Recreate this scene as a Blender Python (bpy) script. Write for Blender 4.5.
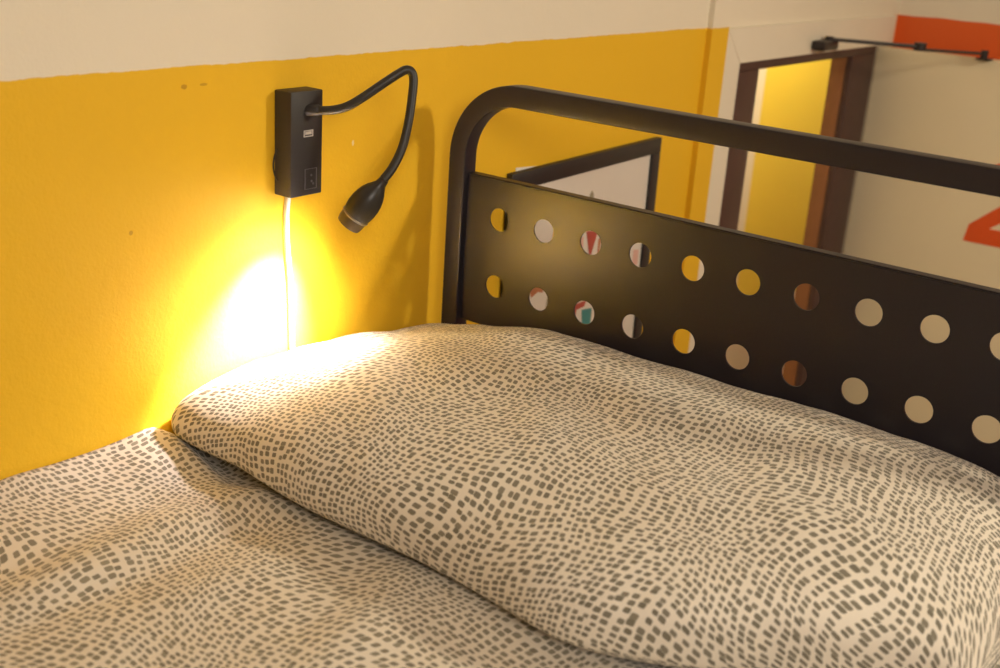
import bpy, bmesh, math, random
import numpy as np
from mathutils import Vector, Matrix, noise

for o in list(bpy.data.objects):
    bpy.data.objects.remove(o)
SC = bpy.context.scene
COL = SC.collection
PI = math.pi
Z0 = 1.90            # height above the floor of the upper row of holes in the headboard; all z below are relative to it
WX = -0.115          # face of the left wall

# ------------------------------------------------------------------ camera
cd = bpy.data.cameras.new('camera')
cam = bpy.data.objects.new('camera', cd)
COL.objects.link(cam)
rot = Matrix(((0.7963, -0.2524, 0.5497), (0.6014, 0.2326, -0.7643), (0.0651, 0.9392, 0.3371)))
cam.matrix_world = Matrix.Translation((0.8732, -1.1948, 0.375 + Z0)) @ rot.to_4x4()
cd.sensor_width = 36
cd.lens = 1.18454 * 36
cd.clip_start = 0.02
cd.dof.use_dof = True
cd.dof.focus_distance = 1.33
cd.dof.aperture_fstop = 5.6
SC.camera = cam

# ------------------------------------------------------------------ world, lamps and fill, exposure
SC.view_settings.view_transform = 'Standard'
SC.view_settings.look = 'None'
SC.view_settings.exposure = 0.0
SC.view_settings.gamma = 1.0
SC.view_settings.use_curve_mapping = False
wd = bpy.data.worlds.new('world')
SC.world = wd
wd.use_nodes = True
wd.node_tree.nodes['Background'].inputs[0].default_value = (1.0, 0.82, 0.62, 1)
wd.node_tree.nodes['Background'].inputs[1].default_value = 0.02


def light(name, kind, loc, power, color, size=0.3, target=None):
    l = bpy.data.lights.new(name, kind)
    l.energy = power
    l.color = color
    if kind == 'AREA':
        l.shape = 'DISK'
        l.size = size
    elif kind in ('POINT', 'SPOT'):
        l.shadow_soft_size = size
    o = bpy.data.objects.new(name, l)
    COL.objects.link(o)
    o.location = (loc[0], loc[1], loc[2] + Z0)
    if target is not None:
        d = Vector(target) - Vector(loc)
        o.rotation_euler = d.to_track_quat('-Z', 'Y').to_euler()
    return o


WARM = (1.0, 0.88, 0.66)
light('ceiling_lamp_light', 'AREA', (1.75, 0.58, 0.80), 17.0, WARM, 0.20, (0.4, 0.2, -0.5))
light('camera_side_fill', 'AREA', (1.65, -1.35, 0.82), 20.0, (1.0, 0.90, 0.79), 0.6, (0.3, 0.6, -0.3))  # fill added on the camera side to lift door leaf and bedding
light('hall_lamp_light', 'AREA', (-0.36, 2.15, 0.80), 27.0, (1.0, 0.88, 0.60), 0.3, (-0.45, 2.0, -0.6))
# the reading lamp's own light sits in its head, further down

# ------------------------------------------------------------------ node helpers


class NT:
    def __init__(self, name):
        self.m = bpy.data.materials.new(name)
        self.m.use_nodes = True
        self.t = self.m.node_tree
        self.b = self.t.nodes['Principled BSDF']

    def n(self, kind, **kw):
        x = self.t.nodes.new(kind)
        for k, v in kw.items():
            setattr(x, k, v)
        return x

    def l(self, a, b):
        self.t.links.new(a, b)

    def val(self, sock, v):
        if hasattr(v, 'node'):
            self.l(v, sock)
        else:
            sock.default_value = v

    def math(self, op, a, b=0.0, c=None):
        x = self.n('ShaderNodeMath', operation=op)
        self.val(x.inputs[0], a)
        self.val(x.inputs[1], b)
        if c is not None:
            self.val(x.inputs[2], c)
        return x.outputs[0]

    def mix(self, f, a, b):
        x = self.n('ShaderNodeMix', data_type='RGBA')
        self.val(x.inputs[0], f)
        self.val(x.inputs[6], a)
        self.val(x.inputs[7], b)
        return x.outputs[2]

    def ramp(self, v, lo, hi):
        x = self.n('ShaderNodeMapRange', interpolation_type='SMOOTHSTEP')
        self.val(x.inputs[0], v)
        x.inputs[1].default_value = lo
        x.inputs[2].default_value = hi
        return x.outputs[0]

    def noise(self, vec, scale, detail=2.0, out=0):
        x = self.n('ShaderNodeTexNoise')
        self.l(vec, x.inputs['Vector'])
        x.inputs['Scale'].default_value = scale
        x.inputs['Detail'].default_value = detail
        return x.outputs[out]

    def bump(self, h, strength, dist):
        x = self.n('ShaderNodeBump')
        x.inputs['Strength'].default_value = strength
        x.inputs['Distance'].default_value = dist
        self.l(h, x.inputs['Height'])
        self.l(x.outputs[0], self.b.inputs['Normal'])

    def pos(self):
        return self.n('ShaderNodeNewGeometry').outputs['Position']


def C(r, g, b):
    return (r, g, b, 1.0)


def plain(name, col, rough=0.5, metal=0.0, spec=0.5, var=0.12, vscale=60, bump=0.0, bscale=400, bdist=0.0005):
    t = NT(name)
    p = t.pos()
    f = t.noise(p, vscale, 3)
    a = C(*[c * (1 - var) for c in col])
    b = C(*[min(1, c * (1 + var)) for c in col])
    t.l(t.mix(f, a, b), t.b.inputs['Base Color'])
    t.b.inputs['Roughness'].default_value = rough
    t.b.inputs['Metallic'].default_value = metal
    t.b.inputs['Specular IOR Level'].default_value = spec
    if bump:
        t.bump(t.noise(p, bscale, 2), bump, bdist)
    return t.m


YEL = C(0.82, 0.44, 0.012)
CREAM = C(0.80, 0.72, 0.58)


def wall_paint(name, chips=False):
    """mustard paint below a hand-cut edge, cream above it"""
    t = NT(name)
    p = t.pos()
    s = t.n('ShaderNodeSeparateXYZ')
    t.l(p, s.inputs[0])
    wob = t.math('MULTIPLY', t.math('SUBTRACT', t.noise(p, 9, 3), 0.5), 0.005)
    fine = t.math('MULTIPLY', t.math('SUBTRACT', t.noise(p, 70, 3), 0.5), 0.003)
    z = t.math('ADD', t.math('ADD', s.outputs[2], wob), fine)
    up = t.ramp(z, Z0 + 0.2020, Z0 + 0.2040)
    yfar = t.ramp(s.outputs[1], 0.8005, 0.8015)
    yy = t.mix(t.noise(p, 5, 4), C(0.78, 0.455, 0.016), C(0.84, 0.495, 0.020))
    cc = t.mix(t.noise(p, 4, 4), C(0.77, 0.69, 0.55), C(0.83, 0.75, 0.61))
    col = t.mix(t.math('MAXIMUM', up, yfar), yy, cc)
    # orange paint carried round the far corner
    og = t.math('MULTIPLY', t.math('MULTIPLY', t.ramp(s.outputs[1], 1.676, 1.679), t.math('SUBTRACT', 1.0, t.ramp(z, Z0 + 0.199, Z0 + 0.201))), 0.75)
    col = t.mix(og, col, C(0.85, 0.36, 0.05))
    if chips:
        for (cy, cz, sy, sz, cc2) in ((-0.1521, 0.0973, 0.0022, 0.0042, C(0.85, 0.75, 0.5)), (-0.4035, 0.1827, 0.0045, 0.003, C(0.42, 0.2, 0.01)),
                                      (-0.378, 0.1835, 0.006, 0.0018, C(0.5, 0.25, 0.01)), (-0.475, 0.0406, 0.003, 0.003, C(0.45, 0.22, 0.01))):
            dy = t.math('DIVIDE', t.math('SUBTRACT', s.outputs[1], cy), sy)
            dz = t.math('DIVIDE', t.math('SUBTRACT', s.outputs[2], cz + Z0), sz)
            d = t.math('ADD', t.math('ADD', t.math('MULTIPLY', dy, dy), t.math('MULTIPLY', dz, dz)), t.math('MULTIPLY', t.noise(p, 500, 2), 0.8))
            col = t.mix(t.math('MULTIPLY', t.math('SUBTRACT', 1.0, t.ramp(d, 0.7, 1.5)), 0.75), col, cc2)
    t.l(col, t.b.inputs['Base Color'])
    t.b.inputs['Roughness'].default_value = 0.62
    t.b.inputs['Specular IOR Level'].default_value = 0.3
    h = t.math('ADD', t.noise(p, 60, 3), t.math('MULTIPLY', t.noise(p, 260, 2), 0.5))
    t.bump(h, 0.35, 0.0018)
    return t.m


def far_paint():
    t = NT('orange_band_paint')
    p = t.pos()
    s = t.n('ShaderNodeSeparateXYZ')
    t.l(p, s.inputs[0])
    z = t.math('ADD', s.outputs[2], t.math('MULTIPLY', t.math('SUBTRACT', t.noise(p, 12, 3), 0.5), 0.006))
    up = t.ramp(z, Z0 + 0.2005, Z0 + 0.2025)
    col = t.mix(up, C(0.75, 0.115, 0.012), CREAM)
    t.l(col, t.b.inputs['Base Color'])
    t.b.inputs['Roughness'].default_value = 0.6
    t.bump(t.noise(p, 120, 3), 0.3, 0.0015)
    return t.m


def hall_paint():
    t = NT('hall_paint')
    p = t.pos()
    s = t.n('ShaderNodeSeparateXYZ')
    t.l(p, s.inputs[0])
    lo = t.math('SUBTRACT', 1.0, t.ramp(s.outputs[2], Z0 - 0.80, Z0 - 0.79))
    near = t.math('SUBTRACT', 1.0, t.ramp(s.outputs[1], 2.085, 2.095))
    col = t.mix(t.math('MAXIMUM', lo, near), C(0.82, 0.61, 0.05), C(0.78, 0.70, 0.52))
    t.l(col, t.b.inputs['Base Color'])
    t.b.inputs['Roughness'].default_value = 0.7
    t.bump(t.noise(p, 90, 3), 0.2, 0.001)
    return t.m


def fabric(name, su, sv, seed, ink):
    """off-white cotton printed with flowing rows of small grey-brown dashes"""
    t = NT(name)
    uv = t.n('ShaderNodeUVMap').outputs[0]
    off = t.n('ShaderNodeVectorMath', operation='ADD')
    t.l(uv, off.inputs[0])
    off.inputs[1].default_value = (seed, seed * 0.7, 0)
    base = off.outputs[0]

    def warp(vec, scale, amp):
        nz = t.n('ShaderNodeTexNoise', noise_dimensions='2D')
        t.l(vec, nz.inputs['Vector'])
        nz.inputs['Scale'].default_value = scale
        nz.inputs['Detail'].default_value = 0.0
        sb = t.n('ShaderNodeVectorMath', operation='SUBTRACT')
        t.l(nz.outputs['Color'], sb.inputs[0])
        sb.inputs[1].default_value = (0.5, 0.5, 0.5)
        sc = t.n('ShaderNodeVectorMath', operation='SCALE')
        t.l(sb.outputs[0], sc.inputs[0])
        sc.inputs['Scale'].default_value = amp
        ad = t.n('ShaderNodeVectorMath', operation='ADD')
        t.l(vec, ad.inputs[0])
        t.l(sc.outputs[0], ad.inputs[1])
        return ad.outputs[0]

    w = warp(warp(base, 6.0, 0.064), 15.0, 0.013)
    mp = t.n('ShaderNodeMapping')
    t.l(w, mp.inputs['Vector'])
    mp.inputs['Scale'].default_value = (su, sv, 1)
    vo = t.n('ShaderNodeTexVoronoi', voronoi_dimensions='2D', feature='F1', distance='MINKOWSKI')
    vo.inputs['Exponent'].default_value = 4.0
    vo.inputs['Scale'].default_value = 1.0
    vo.inputs['Randomness'].default_value = 0.42
    t.l(mp.outputs[0], vo.inputs['Vector'])
    d = vo.outputs['Distance']
    sep = t.n('ShaderNodeSeparateColor')
    t.l(vo.outputs['Color'], sep.inputs[0])
    size = t.math('MULTIPLY', t.math('SUBTRACT', sep.outputs[0], 0.5), 0.09)
    edge = t.math('MULTIPLY', t.math('SUBTRACT', t.noise(uv, 700, 1), 0.5), 0.10)
    dd = t.math('ADD', t.math('ADD', d, size), edge)
    dot = t.math('SUBTRACT', 1.0, t.ramp(dd, 0.285, 0.355))
    dk = t.mix(sep.outputs[1], C(0.165 * ink, 0.148 * ink, 0.105 * ink), C(0.25 * ink, 0.225 * ink, 0.165 * ink))
    lt = t.mix(t.noise(uv, 30, 3), C(0.73, 0.665, 0.565), C(0.79, 0.72, 0.615))
    t.l(t.mix(t.math('MULTIPLY', dot, 0.93), lt, dk), t.b.inputs['Base Color'])
    t.b.inputs['Roughness'].default_value = 0.9
    t.b.inputs['Specular IOR Level'].default_value = 0.15
    t.b.inputs['Sheen Weight'].default_value = 0.15
    t.bump(t.math('ADD', t.noise(uv, 900, 2), t.math('MULTIPLY', t.noise(uv, 120, 3), 1.5)), 0.25, 0.0012)
    return t.m


M = {}
M['wall'] = wall_paint('mustard_and_cream_wall_paint', True)
M['far'] = far_paint()
M['hall'] = hall_paint()
M['cream'] = plain('cream_wall_paint', (0.78, 0.70, 0.56), 0.7, var=0.04, vscale=6, bump=0.2, bscale=90, bdist=0.001)
M['ceiling'] = plain('white_ceiling_paint', (0.82, 0.78, 0.70), 0.8, var=0.03, vscale=5)
M['floor'] = plain('brown_vinyl_floor', (0.22, 0.15, 0.10), 0.5, var=0.2, vscale=12)
M['casing'] = plain('cream_gloss_casing', (0.80, 0.73, 0.60), 0.45, var=0.04, vscale=10, bump=0.1, bscale=60, bdist=0.001)
M['frame_wood'] = plain('dark_stained_door_frame', (0.062, 0.025, 0.021), 0.45, var=0.25, vscale=25)
M['jamb_wood_lit'] = plain('hall_lit_brown_door_jamb', (0.27, 0.105, 0.035), 0.5, var=0.15, vscale=25)  # brighter than the frame: hall light put into the brown
M['leaf'] = plain('cream_painted_door', (0.82, 0.71, 0.50), 0.5, var=0.03, vscale=8, bump=0.1, bscale=80, bdist=0.0008)
M['red'] = plain('orange_red_numeral_paint', (0.78, 0.10, 0.015), 0.5, var=0.05)
M['closer'] = plain('black_door_closer_metal', (0.02, 0.014, 0.014), 0.4, var=0.1)
M['powder'] = plain('black_powder_coated_steel', (0.022, 0.018, 0.0215), 0.34, spec=0.26, var=0.25, vscale=900, bump=0.22, bscale=1500, bdist=0.0004)
M['box'] = plain('black_textured_plastic', (0.026, 0.022, 0.022), 0.5, var=0.35, vscale=1200, bump=0.3, bscale=1600, bdist=0.0004)
M['neck'] = plain('black_rubber_gooseneck', (0.022, 0.019, 0.016), 0.45, var=0.2, vscale=500)
M['head'] = plain('black_satin_lamp_head', (0.025, 0.021, 0.017), 0.38, var=0.15, vscale=300)
M['bezel'] = plain('dark_brown_bezel_plastic', (0.075, 0.05, 0.022), 0.35, var=0.1)
M['rim'] = plain('grey_metal_rim', (0.26, 0.22, 0.18), 0.35, metal=0.6, var=0.05)
M['white_plastic'] = plain('white_plastic', (0.82, 0.78, 0.68), 0.4, var=0.03)
M['usb'] = plain('pale_grey_socket_metal', (0.50, 0.47, 0.45), 0.4, var=0.1)
M['grey_plastic'] = plain('grey_plastic', (0.13, 0.12, 0.125), 0.4, var=0.1)
M['print_white'] = plain('pale_poster_paper', (0.72, 0.66, 0.60), 0.35, var=0.04, vscale=15)
M['print_red'] = plain('dark_red_poster_ink', (0.42, 0.07, 0.05), 0.45, var=0.15)
M['print_brown'] = plain('rust_brown_poster_ink', (0.45, 0.17, 0.08), 0.45, var=0.15)
M['print_pink'] = plain('pink_poster_ink', (0.70, 0.42, 0.36), 0.45, var=0.08)
M['print_teal'] = plain('teal_poster_ink', (0.05, 0.25, 0.26), 0.45, var=0.15)
M['print_grey'] = plain('grey_olive_poster_ink', (0.30, 0.26, 0.18), 0.45, var=0.15)
M['frame_black'] = plain('black_picture_frame', (0.018, 0.017, 0.018), 0.45, var=0.2)
M['paper'] = plain('white_paper', (0.80, 0.76, 0.68), 0.7, var=0.03)
M['timber'] = plain('pine_slat_timber', (0.50, 0.34, 0.18), 0.6, var=0.15, vscale=20)
M['pillow'] = fabric('dashed_print_pillowcase_cotton', 122, 137, 1.3, 0.80)
M['duvet'] = fabric('dashed_print_duvet_cotton', 116, 130, 4.1, 1.05)
em = NT('lit_led_lens')
em.b.inputs['Emission Color'].default_value = (1.0, 0.95, 0.85, 1)
em.b.inputs['Emission Strength'].default_value = 6.0
em.l(em.mix(em.noise(em.pos(), 200, 1), C(0.8, 0.8, 0.78), C(0.9, 0.9, 0.88)), em.b.inputs['Base Color'])
M['lens'] = em.m

# ------------------------------------------------------------------ object helpers


def base_of(o):
    v = Vector((0, 0, 0))
    while o is not None:
        v += Vector(o.location)
        o = o.parent
    return v


def thing(name, label, cat, loc, group=None, kind=None):
    o = bpy.data.objects.new(name, None)
    o.empty_display_size = 0.05
    COL.objects.link(o)
    o.location = (loc[0], loc[1], loc[2] + Z0)
    if label:
        o['label'] = label
    if cat:
        o['category'] = cat
    if group:
        o['group'] = group
    if kind:
        o['kind'] = kind
    return o


def obj(name, bm, mat, parent=None, label=None, smooth=False, origin=None):
    """link a bmesh drawn in room coordinates (z from Z0) as ONE object"""
    me = bpy.data.meshes.new(name)
    off = base_of(parent) if parent else Vector((0, 0, 0))
    if parent is None and origin is not None:
        off = Vector((origin[0], origin[1], origin[2] + Z0))
    bmesh.ops.translate(bm, verts=bm.verts, vec=Vector((0, 0, Z0)) - off)
    bm.normal_update()
    bm.to_mesh(me)
    bm.free()
    mats = mat if isinstance(mat, (list, tuple)) else [mat]
    for m in mats:
        me.materials.append(m)
    if smooth:
        for p in me.polygons:
            p.use_smooth = True
    o = bpy.data.objects.new(name, me)
    COL.objects.link(o)
    if parent:
        o.parent = parent
    else:
        o.location = off
    if label:
        o['label'] = label
    return o


def tag(o, label, cat, group=None):
    o['label'] = label
    o['category'] = cat
    if group:
        o['group'] = group
    return o


def struct(o):
    o['kind'] = 'structure'
    return o


def box(bm, x0, x1, y0, y1, z0, z1, bev=0.0, seg=2, mi=0):
    r = bmesh.ops.create_cube(bm, size=1.0)
    vs = r['verts']
    for v in vs:
        v.co = Vector((x0 + (v.co.x + .5) * (x1 - x0), y0 + (v.co.y + .5) * (y1 - y0), z0 + (v.co.z + .5) * (z1 - z0)))
    fs = {f for v in vs for f in v.link_faces}
    for f in fs:
        f.material_index = mi
    if bev > 0:
        es = list({e for v in vs for e in v.link_edges})
        bmesh.ops.bevel(bm, geom=es, offset=bev, segments=seg, affect='EDGES', profile=0.5)
    return vs


def boxes(*bs, bev=0.0):
    bm = bmesh.new()
    for b in bs:
        box(bm, *b, bev=bev)
    return bm


def catmull(P, n):
    P = [Vector(p) for p in P]
    out = []
    Q = [P[0] * 2 - P[1]] + P + [P[-1] * 2 - P[-2]]
    for i in range(1, len(Q) - 2):
        a, b, c, d = Q[i - 1:i + 3]
        for k in range(n):
            t = k / n
            out.append(0.5 * ((2 * b) + (c - a) * t + (2 * a - 5 * b + 4 * c - d) * t * t + (3 * b - a - 3 * c + d) * t ** 3))
    out.append(P[-1])
    return out


def sweep(bm, path, prof, up=None, scales=None, cap=True):
    """sweep a closed 2D profile along a path; up fixes the profile's second axis, else frames are carried along"""
    path = [Vector(p) for p in path]
    n = len(path)
    rings = []
    prev = None
    for i, p in enumerate(path):
        t = (path[min(i + 1, n - 1)] - path[max(i - 1, 0)]).normalized()
        if up is not None:
            v = Vector(up)
            u = v.cross(t).normalized()
        else:
            if prev is None:
                prev = Vector((0, 0, 1)) if abs(t.z) < 0.9 else Vector((0, 1, 0))
            v = (prev - t * prev.dot(t)).normalized()
            u = v.cross(t).normalized()
            prev = v
        s = scales[i] if scales else 1.0
        rings.append([bm.verts.new(p + u * (a * s) + v * (b * s)) for a, b in prof])
    m = len(prof)
    for i in range(n - 1):
        for k in range(m):
            bm.faces.new((rings[i][k], rings[i][(k + 1) % m], rings[i + 1][(k + 1) % m], rings[i + 1][k]))
    if cap:
        bm.faces.new(rings[0][::-1])
        bm.faces.new(rings[-1])
    bmesh.ops.recalc_face_normals(bm, faces=bm.faces)


def circ(r, n=14):
    return [(r * math.cos(2 * PI * k / n), r * math.sin(2 * PI * k / n)) for k in range(n)]


def rrect(a, b, r, n=4):
    """rounded rectangle profile, half sizes a, b"""
    out = []
    for cx, cy, a0 in ((a - r, b - r, 0), (-a + r, b - r, PI / 2), (-a + r, -b + r, PI), (a - r, -b + r, 1.5 * PI)):
        for k in range(n + 1):
            t = a0 + k / n * PI / 2
            out.append((cx + r * math.cos(t), cy + r * math.sin(t)))
    return out


def lathe(bm, prof, org, axis, n=32, cap0=True, cap1=True):
    """revolve (t, r) pairs about the axis from org"""
    a = Vector(axis).normalized()
    u = a.orthogonal().normalized()
    v = a.cross(u)
    rings = []
    for t, r in prof:
        c = Vector(org) + a * t
        rings.append([bm.verts.new(c + (u * math.cos(2 * PI * k / n) + v * math.sin(2 * PI * k / n)) * max(r, 1e-5)) for k in range(n)])
    for i in range(len(rings) - 1):
        for k in range(n):
            bm.faces.new((rings[i][k], rings[i][(k + 1) % n], rings[i + 1][(k + 1) % n], rings[i + 1][k]))
    if cap0:
        bm.faces.new(rings[0][::-1])
    if cap1:
        bm.faces.new(rings[-1])
    bmesh.ops.recalc_face_normals(bm, faces=bm.faces)


def auto_smooth(o, deg=35):
    me = o.data
    for p in me.polygons:
        p.use_smooth = True
    bm = bmesh.new()
    bm.from_mesh(me)
    for e in bm.edges:
        if len(e.link_faces) == 2 and e.calc_face_angle(0) > math.radians(deg):
            e.smooth = False
    bm.to_mesh(me)
    bm.free()
    return o


# ------------------------------------------------------------------ the room
FL, CE = -Z0, 0.90
RX, BY, FY = 2.70, -2.55, 1.71
HL = 0.865      # doorway: near edge of the dark frame
HR = 1.597      # far edge
HT = 0.135      # top of the dark frame
TH = 0.06
struct(obj('floor', boxes((-0.80, RX + .1, BY - .1, 3.2, FL - .1, FL)), M['floor']))
struct(obj('ceiling', boxes((-0.80, RX + .1, BY - .1, 3.2, CE, CE + .1)), M['ceiling']))
struct(obj('wall_left', boxes((WX - TH, WX, BY, HL, FL, CE), (WX - TH, WX, HL, HR, HT, CE), (WX - TH, WX, HR, FY, FL, CE)), M['wall']))
struct(obj('wall_far', boxes((WX - TH, RX, FY, FY + .1, FL, CE)), M['far']))
struct(obj('wall_right', boxes((RX, RX + .1, BY, FY, FL, CE)), M['cream']))
struct(obj('wall_back', boxes((WX - TH, RX, BY - .1, BY, FL, CE)), M['cream']))
# the wall steps forward a little just before the doorway
struct(obj('trim_1', boxes((WX, WX + 0.011, 0.736, 0.801, FL, CE)), M['wall']))
# the hall beyond the doorway
struct(obj('wall_hall', boxes((-0.70, -0.60, 0.6, 3.1, FL, CE)), M['hall']))
struct(obj('wall_hall_far', boxes((-0.60, WX - TH, 3.0, 3.1, FL, CE)), M['cream']))
struct(obj('wall_hall_near', boxes((-0.60, WX - TH, 0.6, 0.7, FL, CE)), M['cream']))

# ---- doorway: cream mitred casing, dark frame, open leaf with a numeral
door = thing('door_1', 'open cream door with an orange-red number in a dark brown frame', None, (WX, 1.23, FL), kind='structure')


def casing():
    bm = bmesh.new()
    t = 0.010
    co, ci = 0.801, HL + 0.001
    zo, zi = 0.200, HT
    ye = 1.6745
    x0, x1 = WX + 0.0002, WX + t
    # upright, cut to a mitre at its top
    def prism(pts):
        a = [bm.verts.new((x0, y, z)) for y, z in pts]
        b = [bm.verts.new((x1, y, z)) for y, z in pts]
        n = len(pts)
        for k in range(n):
            bm.faces.new((a[k], a[(k + 1) % n], b[(k + 1) % n], b[k]))
        bm.faces.new(a[::-1])
        bm.faces.new(b)
    g = 0.0003
    prism([(co, FL), (ci, FL), (ci, zi - g), (co, zo - g)])
    prism([(co + g, zo), (ci + g, zi), (ye, zi), (ye, zo)])
    bmesh.ops.recalc_face_normals(bm, faces=bm.faces)
    bmesh.ops.bevel(bm, geom=list(bm.edges), offset=0.0008, segments=1, affect='EDGES')
    return bm


auto_smooth(obj('casing', casing(), M['casing'], door))
NJ, FJ, HB = 0.972, 1.457, 0.1165
JX = WX - 0.048
auto_smooth(obj('door_frame', boxes((JX, WX + 0.002, HL + .0005, NJ, FL, HB), (JX, WX + 0.002, HL + .0005, HR - .0005, HB, HT - .0005),
                                    (WX - 0.012, WX + 0.002, FJ, HR - .0005, FL, HB), bev=0.002), M['frame_wood'], door))
auto_smooth(obj('jamb_lining', boxes((JX, WX - 0.0125, FJ, HR - .0005, FL, HB), bev=0.002), M['jamb_wood_lit'], door, 'brown lining of the far jamb, coloured brighter for hall light'))
LY = 1.600
leaf = obj('door_leaf', boxes((WX + 0.0035, WX + 0.79, LY, LY + 0.040, FL + 0.008, 0.131), bev=0.002), M['leaf'], door)
auto_smooth(leaf)


def numeral():
    """a bold 2 cut from film on the door"""
    bm = bmesh.new()
    outer, inner = [], []
    cx, cz, R, r = 0.236, -0.147, 0.064, 0.023
    # bowl of the 2 from its hook clockwise, then the diagonal
    pts_o, pts_i = [], []
    for k in range(25):
        a = math.radians(188 - k * (188 + 38) / 24)
        pts_o.append((cx + R * math.cos(a), cz + R * math.sin(a)))
        pts_i.append((cx + r * math.cos(a), cz + r * math.sin(a)))
    pts_o.append((0.2145, -0.2385)); pts_i.append((0.1695, -0.2365))
    loop = list(zip(pts_o, pts_i))
    fr = [[bm.verts.new((x, LY - 0.0012, z)) for x, z in p] for p in loop]
    for i in range(len(fr) - 1):
        bm.faces.new((fr[i][0], fr[i][1], fr[i + 1][1], fr[i + 1][0]))
    b0 = [bm.verts.new((x, LY - 0.0012, z)) for x, z in ((0.1635, -0.2765), (0.309, -0.2765), (0.309, -0.2385))]
    bm.faces.new((b0[0], b0[1], b0[2], fr[-1][0], fr[-1][1]))
    ext = bmesh.ops.extrude_face_region(bm, geom=list(bm.faces))
    bmesh.ops.translate(bm, verts=[v for v in ext['geom'] if isinstance(v, bmesh.types.BMVert)], vec=(0, 0.0011, 0))
    bmesh.ops.recalc_face_normals(bm, faces=bm.faces)
    return bm


obj('numeral', numeral(), M['red'], leaf, 'orange-red number 2')

# ---- door closer: box on the frame head, two thin arms to the top of the leaf
dc = thing('door_closer', 'black door closer with a thin jointed arm above the dark doorway', 'door closer', (WX, 1.23, 0.15))
DX = WX + 0.0105
auto_smooth(obj('closer_body', boxes((DX, DX + 0.030, 1.185, 1.262, 0.1440, 0.1640), bev=0.005), M['closer'], dc))
bm = bmesh.new()
lathe(bm, [(0, 0.010), (0.010, 0.010), (0.012, 0.008)], (DX + 0.016, 1.240, 0.1591), (0, 0, 1), 20)
auto_smooth(obj('spindle', bm, M['closer'], dc))
EL, EN = (0.060, 1.365, 0.1615), (0.135, 1.572, 0.146)
bm = bmesh.new()
sweep(bm, [(DX + 0.016, 1.240, 0.1655), (-0.014, 1.302, 0.1635), EL], rrect(0.007, 0.0035, 0.001), up=(0, 0, 1))
lathe(bm, [(-0.008, 0.013), (0.008, 0.013)], EL, (0, 0, 1), 18)
auto_smooth(obj('main_arm', bm, M['closer'], dc))
bm = bmesh.new()
sweep(bm, [(EL[0], EL[1], EL[2] - 0.006), EN], circ(0.0034, 10))
auto_smooth(obj('link_rod', bm, M['closer'], dc))
bm = boxes((EN[0] - 0.016, EN[0] + 0.016, 1.570, 1.598, 0.1312, 0.1355), bev=0.001)
lathe(bm, [(0, 0.008), (0.018, 0.008)], (EN[0], EN[1] + 0.006, 0.1345), (0, 0, 1), 18)
auto_smooth(obj('leaf_bracket', bm, M['closer'], dc))

# ------------------------------------------------------------------ the bunk bed
XL, XR = -0.0665, 0.8365      # post centres
TY = -0.010 + 0.0125           # tube centre
bed = thing('bunk_bed', 'black steel bunk bed with two rows of round holes punched in its headboard', 'bed', (0.385, -1.0, FL))


def headboard_path(yc, ztop, zarc, R, zlow):
    P = [(XL, yc, zlow), (XL, yc, zlow + 0.8)]
    P += [(XL, yc, zarc - 0.05)]
    for k in range(21):
        a = PI - k / 20 * PI / 2
        P.append((XL + R + R * math.cos(a), yc, zarc + R * math.sin(a)))
    P += [(0.2, yc, zarc + R), (0.385, yc, zarc + R), (0.57, yc, zarc + R)]
    for k in range(21):
        a = PI / 2 - k / 20 * PI / 2
        P.append((XR - R + R * math.cos(a), yc, zarc + R * math.sin(a)))
    P += [(XR, yc, zarc - 0.05), (XR, yc, zlow + 0.8), (XR, yc, zlow)]
    return P


RB = 0.087
bm = bmesh.new()
sweep(bm, headboard_path(TY, 0.16, 0.1597 - RB, RB, FL), rrect(0.0132, 0.0125, 0.0022, 3), up=(0, 1, 0))
auto_smooth(obj('headboard_frame', bm, M['powder'], bed), 30)


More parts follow.
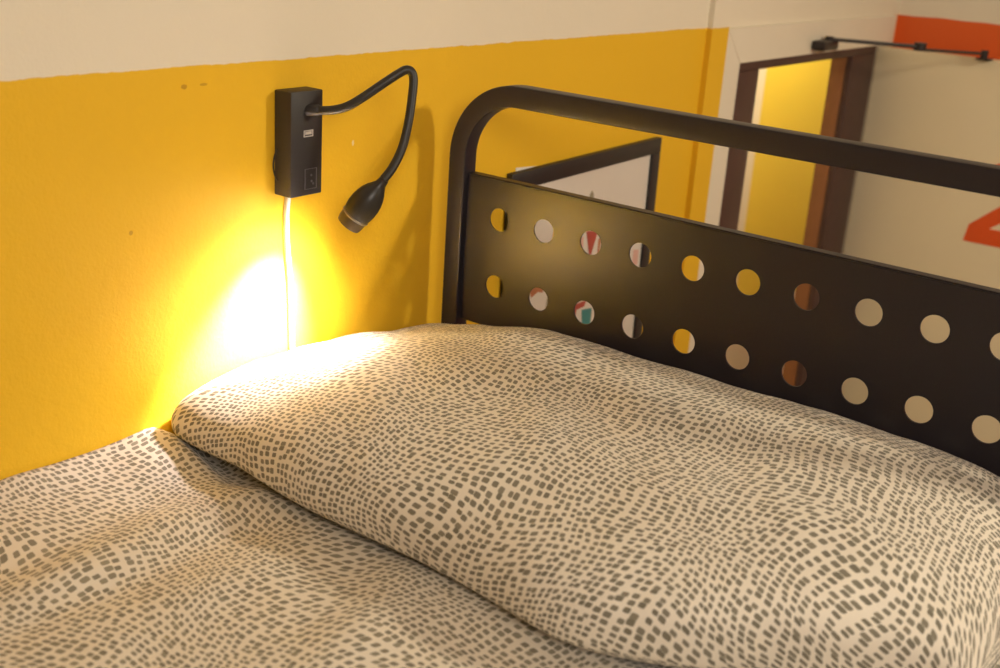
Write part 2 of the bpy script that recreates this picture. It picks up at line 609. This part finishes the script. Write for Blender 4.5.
def panel():
    bm = bmesh.new()
    r = 0.0151
    dx, vz = 0.07, -0.0897
    zt, zb, zm = 0.0505, -0.1455, -0.0449
    n = 12
    X0, X1 = -0.0535, 0.8235
    def v(x, z, c={}):
        k = (round(x, 5), round(z, 5))
        if k not in c:
            c[k] = bm.verts.new((k[0], 0.0, k[1]))
        return c[k]
    cache = {}
    def vv(x, z):
        return v(x, z, cache)
    N = 40
    for k in range(n):
        for (cz, a, b) in ((0.0, zm, zt), (vz, zb, zm)):
            x0 = X0 if k == 0 else k * dx - dx / 2
            x1 = X1 if k == n - 1 else k * dx + dx / 2
            cx = k * dx
            ring, outr = [], []
            for i in range(N):
                t = 2 * PI * (i + 0.5) / N
                c, s = math.cos(t), math.sin(t)
                ring.append(vv(cx + r * c, cz + r * s))
            corners = [(x1, b), (x0, b), (x0, a), (x1, a)]
            # four fans of quads: each quarter of the ring to one side
            def side(i0, pts):
                m = N // 4
                idx = [(i0 + j) % N for j in range(m)]
                for j in range(m - 1):
                    q0 = pts(j / (m - 1)); q1 = pts((j + 1) / (m - 1))
                    bm.faces.new((ring[idx[j]], vv(*q0), vv(*q1), ring[idx[j + 1]]))
            m = N // 4
            side(N - m // 2, lambda t: (x1, a + (b - a) * t))
            side(m // 2, lambda t: (x1 + (x0 - x1) * t, b))
            side(m + m // 2, lambda t: (x0, b + (a - b) * t))
            side(2 * m + m // 2, lambda t: (x0 + (x1 - x0) * t, a))
            for q, (cxn, czn) in zip((m // 2, m + m // 2, 2 * m + m // 2, N - m // 2), ((x1, b), (x0, b), (x0, a), (x1, a))):
                bm.faces.new((ring[q - 1], vv(cxn, czn), ring[q % N]))
    bmesh.ops.recalc_face_normals(bm, faces=bm.faces)
    fs = list(bm.faces)
    ext = bmesh.ops.extrude_face_region(bm, geom=fs)
    bmesh.ops.translate(bm, verts=[g for g in ext['geom'] if isinstance(g, bmesh.types.BMVert)], vec=(0, 0.0022, 0))
    bmesh.ops.recalc_face_normals(bm, faces=bm.faces)
    # folded lips along the top and bottom edges
    box(bm, X0, X1, 0.0, 0.0140, zt, zt + 0.0020, bev=0.0009)
    box(bm, X0, X1, 0.0, 0.0140, zb - 0.0020, zb, bev=0.0009)
    return bm


obj('headboard_panel', panel(), M['powder'], bed)
FYB = -2.02
bm = bmesh.new()
sweep(bm, headboard_path(FYB, 0.16, -0.07 - RB, RB, FL), rrect(0.0132, 0.0125, 0.0022, 3), up=(0, 1, 0))
auto_smooth(obj('footboard_frame', bm, M['powder'], bed), 30)
for sx, nm in ((XL, 'side_rail'), (XR, 'side_rail')):
    auto_smooth(obj(nm, boxes((sx - 0.0132, sx + 0.0132, FYB + 0.0125, TY - 0.0125, -0.345, -0.275), bev=0.003), M['powder'], bed))
auto_smooth(obj('slat_base', boxes((XL + 0.0135, XR - 0.0135, FYB + 0.02, -0.012, -0.305, -0.285), bev=0.003), M['timber'], bed))

# ------------------------------------------------------------------ bedding


def gauss_line(x, y, ax, ay, bx, by, w):
    dx, dy = bx - ax, by - ay
    L2 = dx * dx + dy * dy
    t = ((x - ax) * dx + (y - ay) * dy) / L2
    tc = min(1, max(0, t))
    px, py = ax + dx * tc, ay + dy * tc
    d2 = (x - px) ** 2 + (y - py) ** 2
    return math.exp(-d2 / (w * w))


def sstep(a, b, x):
    t = min(1, max(0, (x - a) / (b - a)))
    return t * t * (3 - 2 * t)


def duvet_z(x, y):
    press = sstep(-0.47, -0.42, y)
    k = 1 - 0.8 * press
    z = -0.193
    z += k * 0.006 * noise.noise(Vector((x * 4.5, y * 4.5, 1.0)))
    z += k * 0.0045 * noise.noise(Vector((x * 11, y * 7, 4.0)))
    z += 0.0016 * noise.noise(Vector((x * 28, y * 20, 7.0)))
    # folds running down the bed from under the pillow
    z += 0.006 * gauss_line(x, y, 0.055, -0.50, 0.065, -0.72, 0.030)
    z -= 0.004 * gauss_line(x, y, 0.112, -0.53, 0.10, -0.74, 0.022)
    z += 0.0045 * gauss_line(x, y, 0.165, -0.52, 0.16, -0.72, 0.035)
    z -= 0.003 * gauss_line(x, y, 0.00, -0.56, 0.02, -0.70, 0.025)
    z += 0.004 * gauss_line(x, y, 0.28, -0.50, 0.32, -0.62, 0.030)
    z += 0.012 * gauss_line(x, y, -0.10, -0.455, -0.06, -0.50, 0.045)
    z -= 0.010 * gauss_line(x, y, -0.05, -0.43, 0.02, -0.455, 0.020)
    # pressed down under the pillow
    z -= 0.0145 * press
    # rolls over at the open side of the bed and against the wall
    z += 0.007 * sstep(-0.43, -0.62, y) * sstep(0.06, -0.11, x) + 0.004 * sstep(-0.06, -0.11, x) * sstep(-0.43, -0.46, y)
    return z


def duvet():
    bm = bmesh.new()
    uvl = bm.loops.layers.uv.new('UVMap')
    xs = list(np.linspace(-0.1135, 0.79, 150))
    ys = list(np.linspace(-1.98, -0.80, 90))[:-1] + list(np.linspace(-0.80, -0.020, 190))
    top, uvs = {}, {}
    rows = []
    drop = [(0.800, 0.002), (0.812, 0.010), (0.819, 0.024), (0.8225, 0.045), (0.8225, 0.075)]
    for j, y in enumerate(ys):
        row = []
        for x in xs:
            v = bm.verts.new((x, y, duvet_z(x, y)))
            uvs[v] = (x, y)
            row.append(v)
        ze = duvet_z(0.79, y)
        L = 0.79
        px, pz = 0.79, 0.0
        for (x, d) in drop:
            L += math.hypot(x - px, d - pz)
            px, pz = x, d
            v = bm.verts.new((x, y, ze - d))
            uvs[v] = (L, y)
            row.append(v)
        rows.append(row)
    low = []
    for j, y in enumerate(ys):
        a = bm.verts.new((-0.1135, y, -0.262))
        b = bm.verts.new((0.8225, y, -0.272))
        uvs[a] = (-0.19, y)
        uvs[b] = (0.91, y)
        low.append((a, b))
    for j in range(len(ys) - 1):
        for i in range(len(rows[0]) - 1):
            bm.faces.new((rows[j][i], rows[j][i + 1], rows[j + 1][i + 1], rows[j + 1][i]))
        bm.faces.new((low[j][0], rows[j][0], rows[j + 1][0], low[j + 1][0]))
        bm.faces.new((rows[j][-1], low[j][1], low[j + 1][1], rows[j + 1][-1]))
        bm.faces.new((low[j][1], low[j][0], low[j + 1][0], low[j + 1][1]))
    for j in (0, len(ys) - 1):
        bm.faces.new([low[j][0]] + [low[j][1]] + rows[j][::-1])
    bmesh.ops.recalc_face_normals(bm, faces=bm.faces)
    for f in bm.faces:
        for lp in f.loops:
            lp[uvl].uv = uvs[lp.vert]
    # let the underside rest on the slats
    for a, b in low:
        for v in (a, b):
            if v.co.x < 0:
                v.co.z = -0.270
    return bm


dv = obj('duvet', duvet(), M['duvet'], smooth=True, origin=(0.35, -1.0, -0.27))
tag(dv, 'cream duvet with rows of small grey-brown dashes, spread flat below the pillow', 'duvet')


def pillow():
    bm = bmesh.new()
    uvl = bm.loops.layers.uv.new('UVMap')
    NU, NV = 240, 150
    X0, X1 = -0.1115, 0.725
    xc, hx = (X0 + X1) / 2, (X1 - X0) / 2
    rings = []
    uvs = {}
    for i in range(NU + 1):
        u = -math.cos(PI * (0.015 + 0.97 * i / NU))
        u = 0.55 * u + 0.45 * (-1 + 2 * i / NU) if True else u
        u = max(-0.9995, min(0.9995, u))
        x = xc + hx * u
        au = abs(u)
        # footprint: front edge, back edge, top and bottom at this station
        rnd = (1 - au ** (16 if u < 0 else 9)) ** 0.5
        yf = -0.462 - 0.020 * sstep(0.0, 0.15, x) * sstep(0.60, 0.46, x) - 0.016 * sstep(0.28, 0.48, x) * sstep(0.62, 0.52, x) + 0.035 * sstep(0.42, 0.60, x) + 0.085 * sstep(0.54, 0.73, x)
        yb = -0.004
        yc = (yf + yb) / 2
        a = (yb - yf) / 2 * (0.80 + 0.20 * rnd)
        if x < 0.05:
            yc += 0.002 * sstep(0.05, -0.11, x)
        zbot = -0.207
        ztop = -0.092 - 0.034 * (1 - sstep(-0.13, 0.16, x)) - 0.018 * sstep(0.56, 0.76, x)
        ztop = zbot + (ztop - zbot) * (0.35 + 0.65 * (1 - au ** (30 if u < 0 else 12)) ** 0.5)
        zc = zbot + (ztop - zbot) * 0.46
        ring = []
        s = 0.0
        prev = None
        for k in range(NV):
            t = 2 * PI * k / NV
            cy, sz = math.cos(t), math.sin(t)
            y = yc + a * math.copysign(abs(cy) ** 0.72, cy)
            up = ztop - zc if sz >= 0 else zc - zbot
            z = zc + up * math.copysign(abs(sz) ** (0.72 if sz >= 0 else 0.60), sz)
            if sz > 0:
                # crown sits a little behind the middle, the front slopes down as a roll
                z += 0.008 * sz * math.sin((y - yc) / a * 1.4) * (1 - au ** 4)
            if sz > 0:
                z -= 0.024 * sstep(0.14, -0.08, x) * sstep(-0.27, -0.03, y) * sz
                z += 0.0015 * gauss_line(x, y, 0.600, -0.41, 0.655, -0.27, 0.016) - 0.0045 * gauss_line(x, y, 0.625, -0.41, 0.685, -0.28, 0.014)
            p = Vector((x, y, z))
            # soft wrinkles
            n1 = noise.noise(Vector((x * 7, y * 9, z * 9 + 3)))
            n2 = noise.noise(Vector((x * 16 + y * 8, y * 18, z * 16 + 9)))
            n3 = noise.noise(Vector((x * 40 + y * 18, y * 34, z * 30)))
            amp = 1.0 if sz > -0.2 else 0.2
            h = amp * (0.0050 * n1 + 0.0026 * n2 + 0.0007 * n3)
            nrm = Vector((0, cy * 0.9, sz)).normalized()
            p += nrm * h
            p.y = min(p.y, -0.0012)
            if prev is not None:
                s += (p - prev).length
            prev = p.copy()
            v = bm.verts.new(p)
            uvs[v] = (x, s)
            ring.append(v)
        rings.append(ring)
    for i in range(NU):
        for k in range(NV):
            k2 = (k + 1) % NV
            f = bm.faces.new((rings[i][k], rings[i][k2], rings[i + 1][k2], rings[i + 1][k]))
            for lp in f.loops:
                uu, ss = uvs[lp.vert]
                if k2 == 0 and lp.vert in (rings[i][0], rings[i + 1][0]):
                    ss = uvs[rings[i][NV - 1]][1] + 0.006
                lp[uvl].uv = (uu, ss)
    for ring in (rings[0], rings[-1]):
        c = sum((v.co for v in ring), Vector()) / NV
        cv = bm.verts.new(c)
        uvs[cv] = (c.x, 0)
        for k in range(NV):
            f = bm.faces.new((ring[k], ring[(k + 1) % NV], cv))
            for lp in f.loops:
                lp[uvl].uv = (lp.vert.co.z * 1.0, lp.vert.co.y)
    bmesh.ops.recalc_face_normals(bm, faces=bm.faces)
    return bm


pl = obj('pillow', pillow(), M['pillow'], smooth=True, origin=(0.31, -0.23, -0.2))
tag(pl, 'plump cream pillow in a dashed grey-brown print lying against the black headboard', 'pillow')

# ------------------------------------------------------------------ reading lamp on the wall
rl = thing('reading_lamp', 'lit black gooseneck reading lamp on a wall box above the pillow', 'lamp', (WX, -0.256, 0.052))
BX0, BX1 = WX + 0.0003, -0.0880
BYA, BYB, BZA, BZB = -0.2800, -0.2310, 0.0525, 0.1712
bx = obj('wall_box', boxes((BX0, BX1, BYA, BYB, BZA, BZB), bev=0.0015), M['box'], rl)
auto_smooth(bx)
bm = bmesh.new()
sx = BX1
# USB port: pale frame round a dark slot with a tongue
yu, zu = -0.2535, 0.1238
for b in ((sx, sx + .0007, yu - .0072, yu + .0072, zu + .0026, zu + .0038), (sx, sx + .0007, yu - .0072, yu + .0072, zu - .0038, zu - .0026),
          (sx, sx + .0007, yu - .0072, yu - .0060, zu - .0026, zu + .0026), (sx, sx + .0007, yu + .0060, yu + .0072, zu - .0026, zu + .0026)):
    box(bm, *b)
box(bm, sx, sx + .0005, yu - .0050, yu + .0050, zu - .0012, zu + .0020)
obj('usb_port', bm, M['usb'], bx, 'pale usb port')
bm = bmesh.new()
ys, zs = -0.2490, 0.0715
# switch: thin outline, rocker, and its dots
for b in ((sx, sx + .0006, ys - .0095, ys - .0085, zs - .012, zs + .012), (sx, sx + .0006, ys + .0085, ys + .0092, zs - .012, zs + .012),
          (sx, sx + .0006, ys - .0095, ys + .0092, zs + .0113, zs + .012), (sx, sx + .0006, ys - .0095, ys + .0092, zs - .012, zs - .0113)):
    box(bm, *b)
for (dy, dz) in ((0.001, 0.004), (0.0015, -0.003), (0.004, -0.006)):
    lathe(bm, [(0, .0014), (.0006, .0012)], (sx, ys + dy, zs + dz), (1, 0, 0), 14)
obj('switch', bm, M['grey_plastic'], bx, 'grey outlined rocker switch')
ARM = [(-0.0880, -0.2527, 0.1499), (-0.075, -0.2485, 0.1509), (-0.061, -0.2424, 0.1530), (-0.047, -0.2348, 0.1583), (-0.034, -0.2249, 0.1687),
       (-0.018, -0.2057, 0.1865), (-0.009, -0.1932, 0.1967), (-0.004, -0.1874, 0.2008), (0.000, -0.1835, 0.1994), (0.003, -0.1822, 0.1915),
       (0.006, -0.1870, 0.1714), (0.009, -0.1948, 0.1459), (0.010, -0.2045, 0.1192), (0.010, -0.2192, 0.0985), (0.0085, -0.2330, 0.0855), (0.007, -0.2372, 0.0805)]
bm = bmesh.new()
sweep(bm, catmull(ARM, 8), circ(0.0050, 16))
gn = obj('gooseneck', bm, M['neck'], rl, smooth=True)
auto_smooth(gn, 50)
bm = bmesh.new()
dr = Vector(ARM[1]) - Vector(ARM[0])
lathe(bm, [(-0.002, 0.0066), (0.011, 0.0066), (0.013, 0.0056), (0.014, 0.0050)], ARM[0], dr, 24)
auto_smooth(obj('ferrule', bm, M['box'], gn))
H0 = Vector((0.0078, -0.2362, 0.0812))
H1 = Vector((-0.0220, -0.2545, 0.0320))
ax = (H1 - H0).normalized()
HLN = (H1 - H0).length
prof = [(-0.007, 0.0052), (0.000, 0.0062), (0.004, 0.0085), (0.009, 0.0118), (0.015, 0.0146), (0.021, 0.0163), (0.028, 0.0173), (0.035, 0.0174), (0.041, 0.0168), (0.0455, 0.0158), (0.047, 0.0150)]
bm = bmesh.new()
lathe(bm, prof, H0, ax, 40)
hd = obj('lamp_head', bm, M['head'], rl, smooth=True)
auto_smooth(hd, 50)
bm = bmesh.new()
lathe(bm, [(0.0455, 0.0160), (0.0462, 0.0166), (0.0475, 0.0166), (0.0482, 0.0158)], H0, ax, 40)
auto_smooth(obj('rim', bm, M['rim'], hd, 'thin pale rim round the head'))
bm = bmesh.new()
lathe(bm, [(0.0475, 0.0155), (0.056, 0.0152), (HLN, 0.0142), (HLN, 0.0120), (0.0535, 0.0112)], H0, ax, 40, cap1=False)
auto_smooth(obj('bezel', bm, M['bezel'], hd, 'dark brown bezel round the lens'))
bm = bmesh.new()
lathe(bm, [(0.0525, 0.0110), (0.0540, 0.0105), (0.0545, 0.004)], H0, ax, 32)
obj('lens', bm, M['lens'], hd, 'glowing white lens')
beam = H0 + ax * (HLN + 0.002)
# the lens throws a hot middle with a soft spill round it
for nm, pw, cone, aim in (('reading_lamp_beam', 105.0, 62, (-0.108, -0.303, -0.112)), ('reading_lamp_halo', 5.5, 116, (-0.098, -0.300, -0.110)), ('reading_lamp_spill', 1.3, 172, (-0.09, -0.32, -0.10))):
    sp = bpy.data.lights.new(nm, 'SPOT')
    sp.energy = pw
    sp.color = (0.90, 0.88, 1.0)
    sp.spot_size = math.radians(cone)
    sp.spot_blend = 1.0
    sp.shadow_soft_size = 0.010
    so = bpy.data.objects.new(nm, sp)
    COL.objects.link(so)
    so.parent = hd
    so.location = beam + Vector((0, 0, Z0)) - base_of(hd)
    so.rotation_euler = (Vector(aim) - beam).to_track_quat('-Z', 'Y').to_euler()
# white power cord down the wall, thin black wire beside the box
bm = bmesh.new()
cx = WX + 0.0030
CORD = [(cx, -0.2605, 0.0540), (cx, -0.2615, 0.0454), (cx, -0.2637, 0.0256), (cx, -0.2627, -0.0106), (cx, -0.2577, -0.0608), (cx, -0.2558, -0.1027), (cx, -0.2537, -0.1480)]
sweep(bm, catmull(CORD, 6), rrect(0.0035, 0.0028, 0.0022, 4))
auto_smooth(obj('power_cord', bm, M['white_plastic'], rl, 'white power cord'), 60)
bm = bmesh.new()
sweep(bm, catmull([(WX + .006, -0.2798, 0.1060), (WX + .004, -0.2825, 0.0985), (WX + .003, -0.2838, 0.0870), (WX + .004, -0.2825, 0.0760), (WX + .006, -0.2798, 0.0690)], 6), circ(0.0009, 8))
obj('wire_loop', bm, M['neck'], rl, 'thin black wire loop', smooth=True)

# ------------------------------------------------------------------ framed poster on the wall behind the headboard
FXc = WX + 0.0006
PA, PB, PT, PBm = 0.174, 0.603, 0.0225, -0.577
pf = thing('picture_frame', 'black framed pale poster on the mustard wall behind the headboard', 'picture', (WX, 0.396, -0.28))
th = math.radians(1.1)
yc0, zc0 = 0.396, -0.28


def tilt(bm):
    for v in bm.verts:
        y, z = v.co.y - yc0, v.co.z - zc0
        v.co.y = yc0 + y * math.cos(th) - z * math.sin(th)
        v.co.z = zc0 + y * math.sin(th) + z * math.cos(th)
    return bm


def frame_bm():
    bm = bmesh.new()
    w, d = 0.026, 0.011
    box(bm, FXc, FXc + d, PA, PB, PT - w, PT, bev=0.001)
    box(bm, FXc, FXc + d, PA, PB, PBm, PBm + w, bev=0.001)
    box(bm, FXc, FXc + d, PA, PA + w, PBm + w + .0002, PT - w - .0002, bev=0.001)
    box(bm, FXc, FXc + d, PB - w, PB, PBm + w + .0002, PT - w - .0002, bev=0.001)
    return tilt(bm)


auto_smooth(obj('frame', frame_bm(), M['frame_black'], pf))
PX = FXc + 0.006
bm = bmesh.new()
box(bm, FXc, PX, PA + .022, PB - .022, PBm + .022, PT - .022)
poster = obj('poster', tilt(bm), M['print_white'], pf, 'pale poster sheet')


def shape(name, pts, mat):
    bm = bmesh.new()
    vs = [bm.verts.new((PX + 0.0002, y, z)) for y, z in pts]
    f = bm.faces.new(vs)
    e = bmesh.ops.extrude_face_region(bm, geom=[f])
    bmesh.ops.translate(bm, verts=[g for g in e['geom'] if isinstance(g, bmesh.types.BMVert)], vec=(0.0004, 0, 0))
    bmesh.ops.recalc_face_normals(bm, faces=bm.faces)
    obj(name, bm, mat, poster)


shape('red_mark', [(0.388, -0.104), (0.424, -0.110), (0.409, -0.147), (0.403, -0.147)], M['print_red'])
shape('red_mark', [(0.428, -0.124), (0.436, -0.124), (0.434, -0.150), (0.429, -0.160)], M['print_brown'])
shape('red_mark', [(0.440, -0.112), (0.450, -0.114), (0.447, -0.160), (0.440, -0.150)], M['print_red'])
shape('red_mark', [(0.374, -0.112), (0.381, -0.112), (0.384, -0.150), (0.377, -0.150)], M['print_pink'])
shape('red_mark', [(0.292, -0.088), (0.312, -0.090), (0.314, -0.125), (0.298, -0.125), (0.290, -0.108)], M['print_brown'])
shape('red_mark', [(0.236, -0.160), (0.272, -0.164), (0.276, -0.184), (0.262, -0.180), (0.245, -0.186)], M['print_brown'])
shape('grey_mark', [(0.290, -0.196), (0.318, -0.190), (0.318, -0.235), (0.296, -0.235), (0.288, -0.215)], M['print_grey'])
shape('teal_mark', [(0.396, -0.240), (0.428, -0.244), (0.426, -0.290), (0.404, -0.285), (0.400, -0.262)], M['print_teal'])
shape('red_mark', [(0.372, -0.226), (0.408, -0.226), (0.402, -0.236), (0.380, -0.236), (0.374, -0.270)], M['print_red'])
shape('pink_mark', [(0.548, -0.165), (0.566, -0.168), (0.566, -0.195), (0.548, -0.195)], M['print_pink'])
shape('grey_mark', [(0.389, -0.044), (0.394, -0.038), (0.400, -0.044), (0.402, -0.060), (0.387, -0.060)], M['print_grey'])

bm = bmesh.new()
box(bm, FXc - 0.0005, FXc + 0.0001, 0.190, 0.255, -0.06, 0.0195)
for v in bm.verts:
    if v.co.z > 0:
        v.co.z += (0.004 if v.co.y < 0.22 else -0.001)
ps = obj('paper_sheet', bm, M['paper'], origin=(WX, 0.225, -0.06))
tag(ps, 'white paper edge peeking over the top corner of the black picture frame', 'paper')
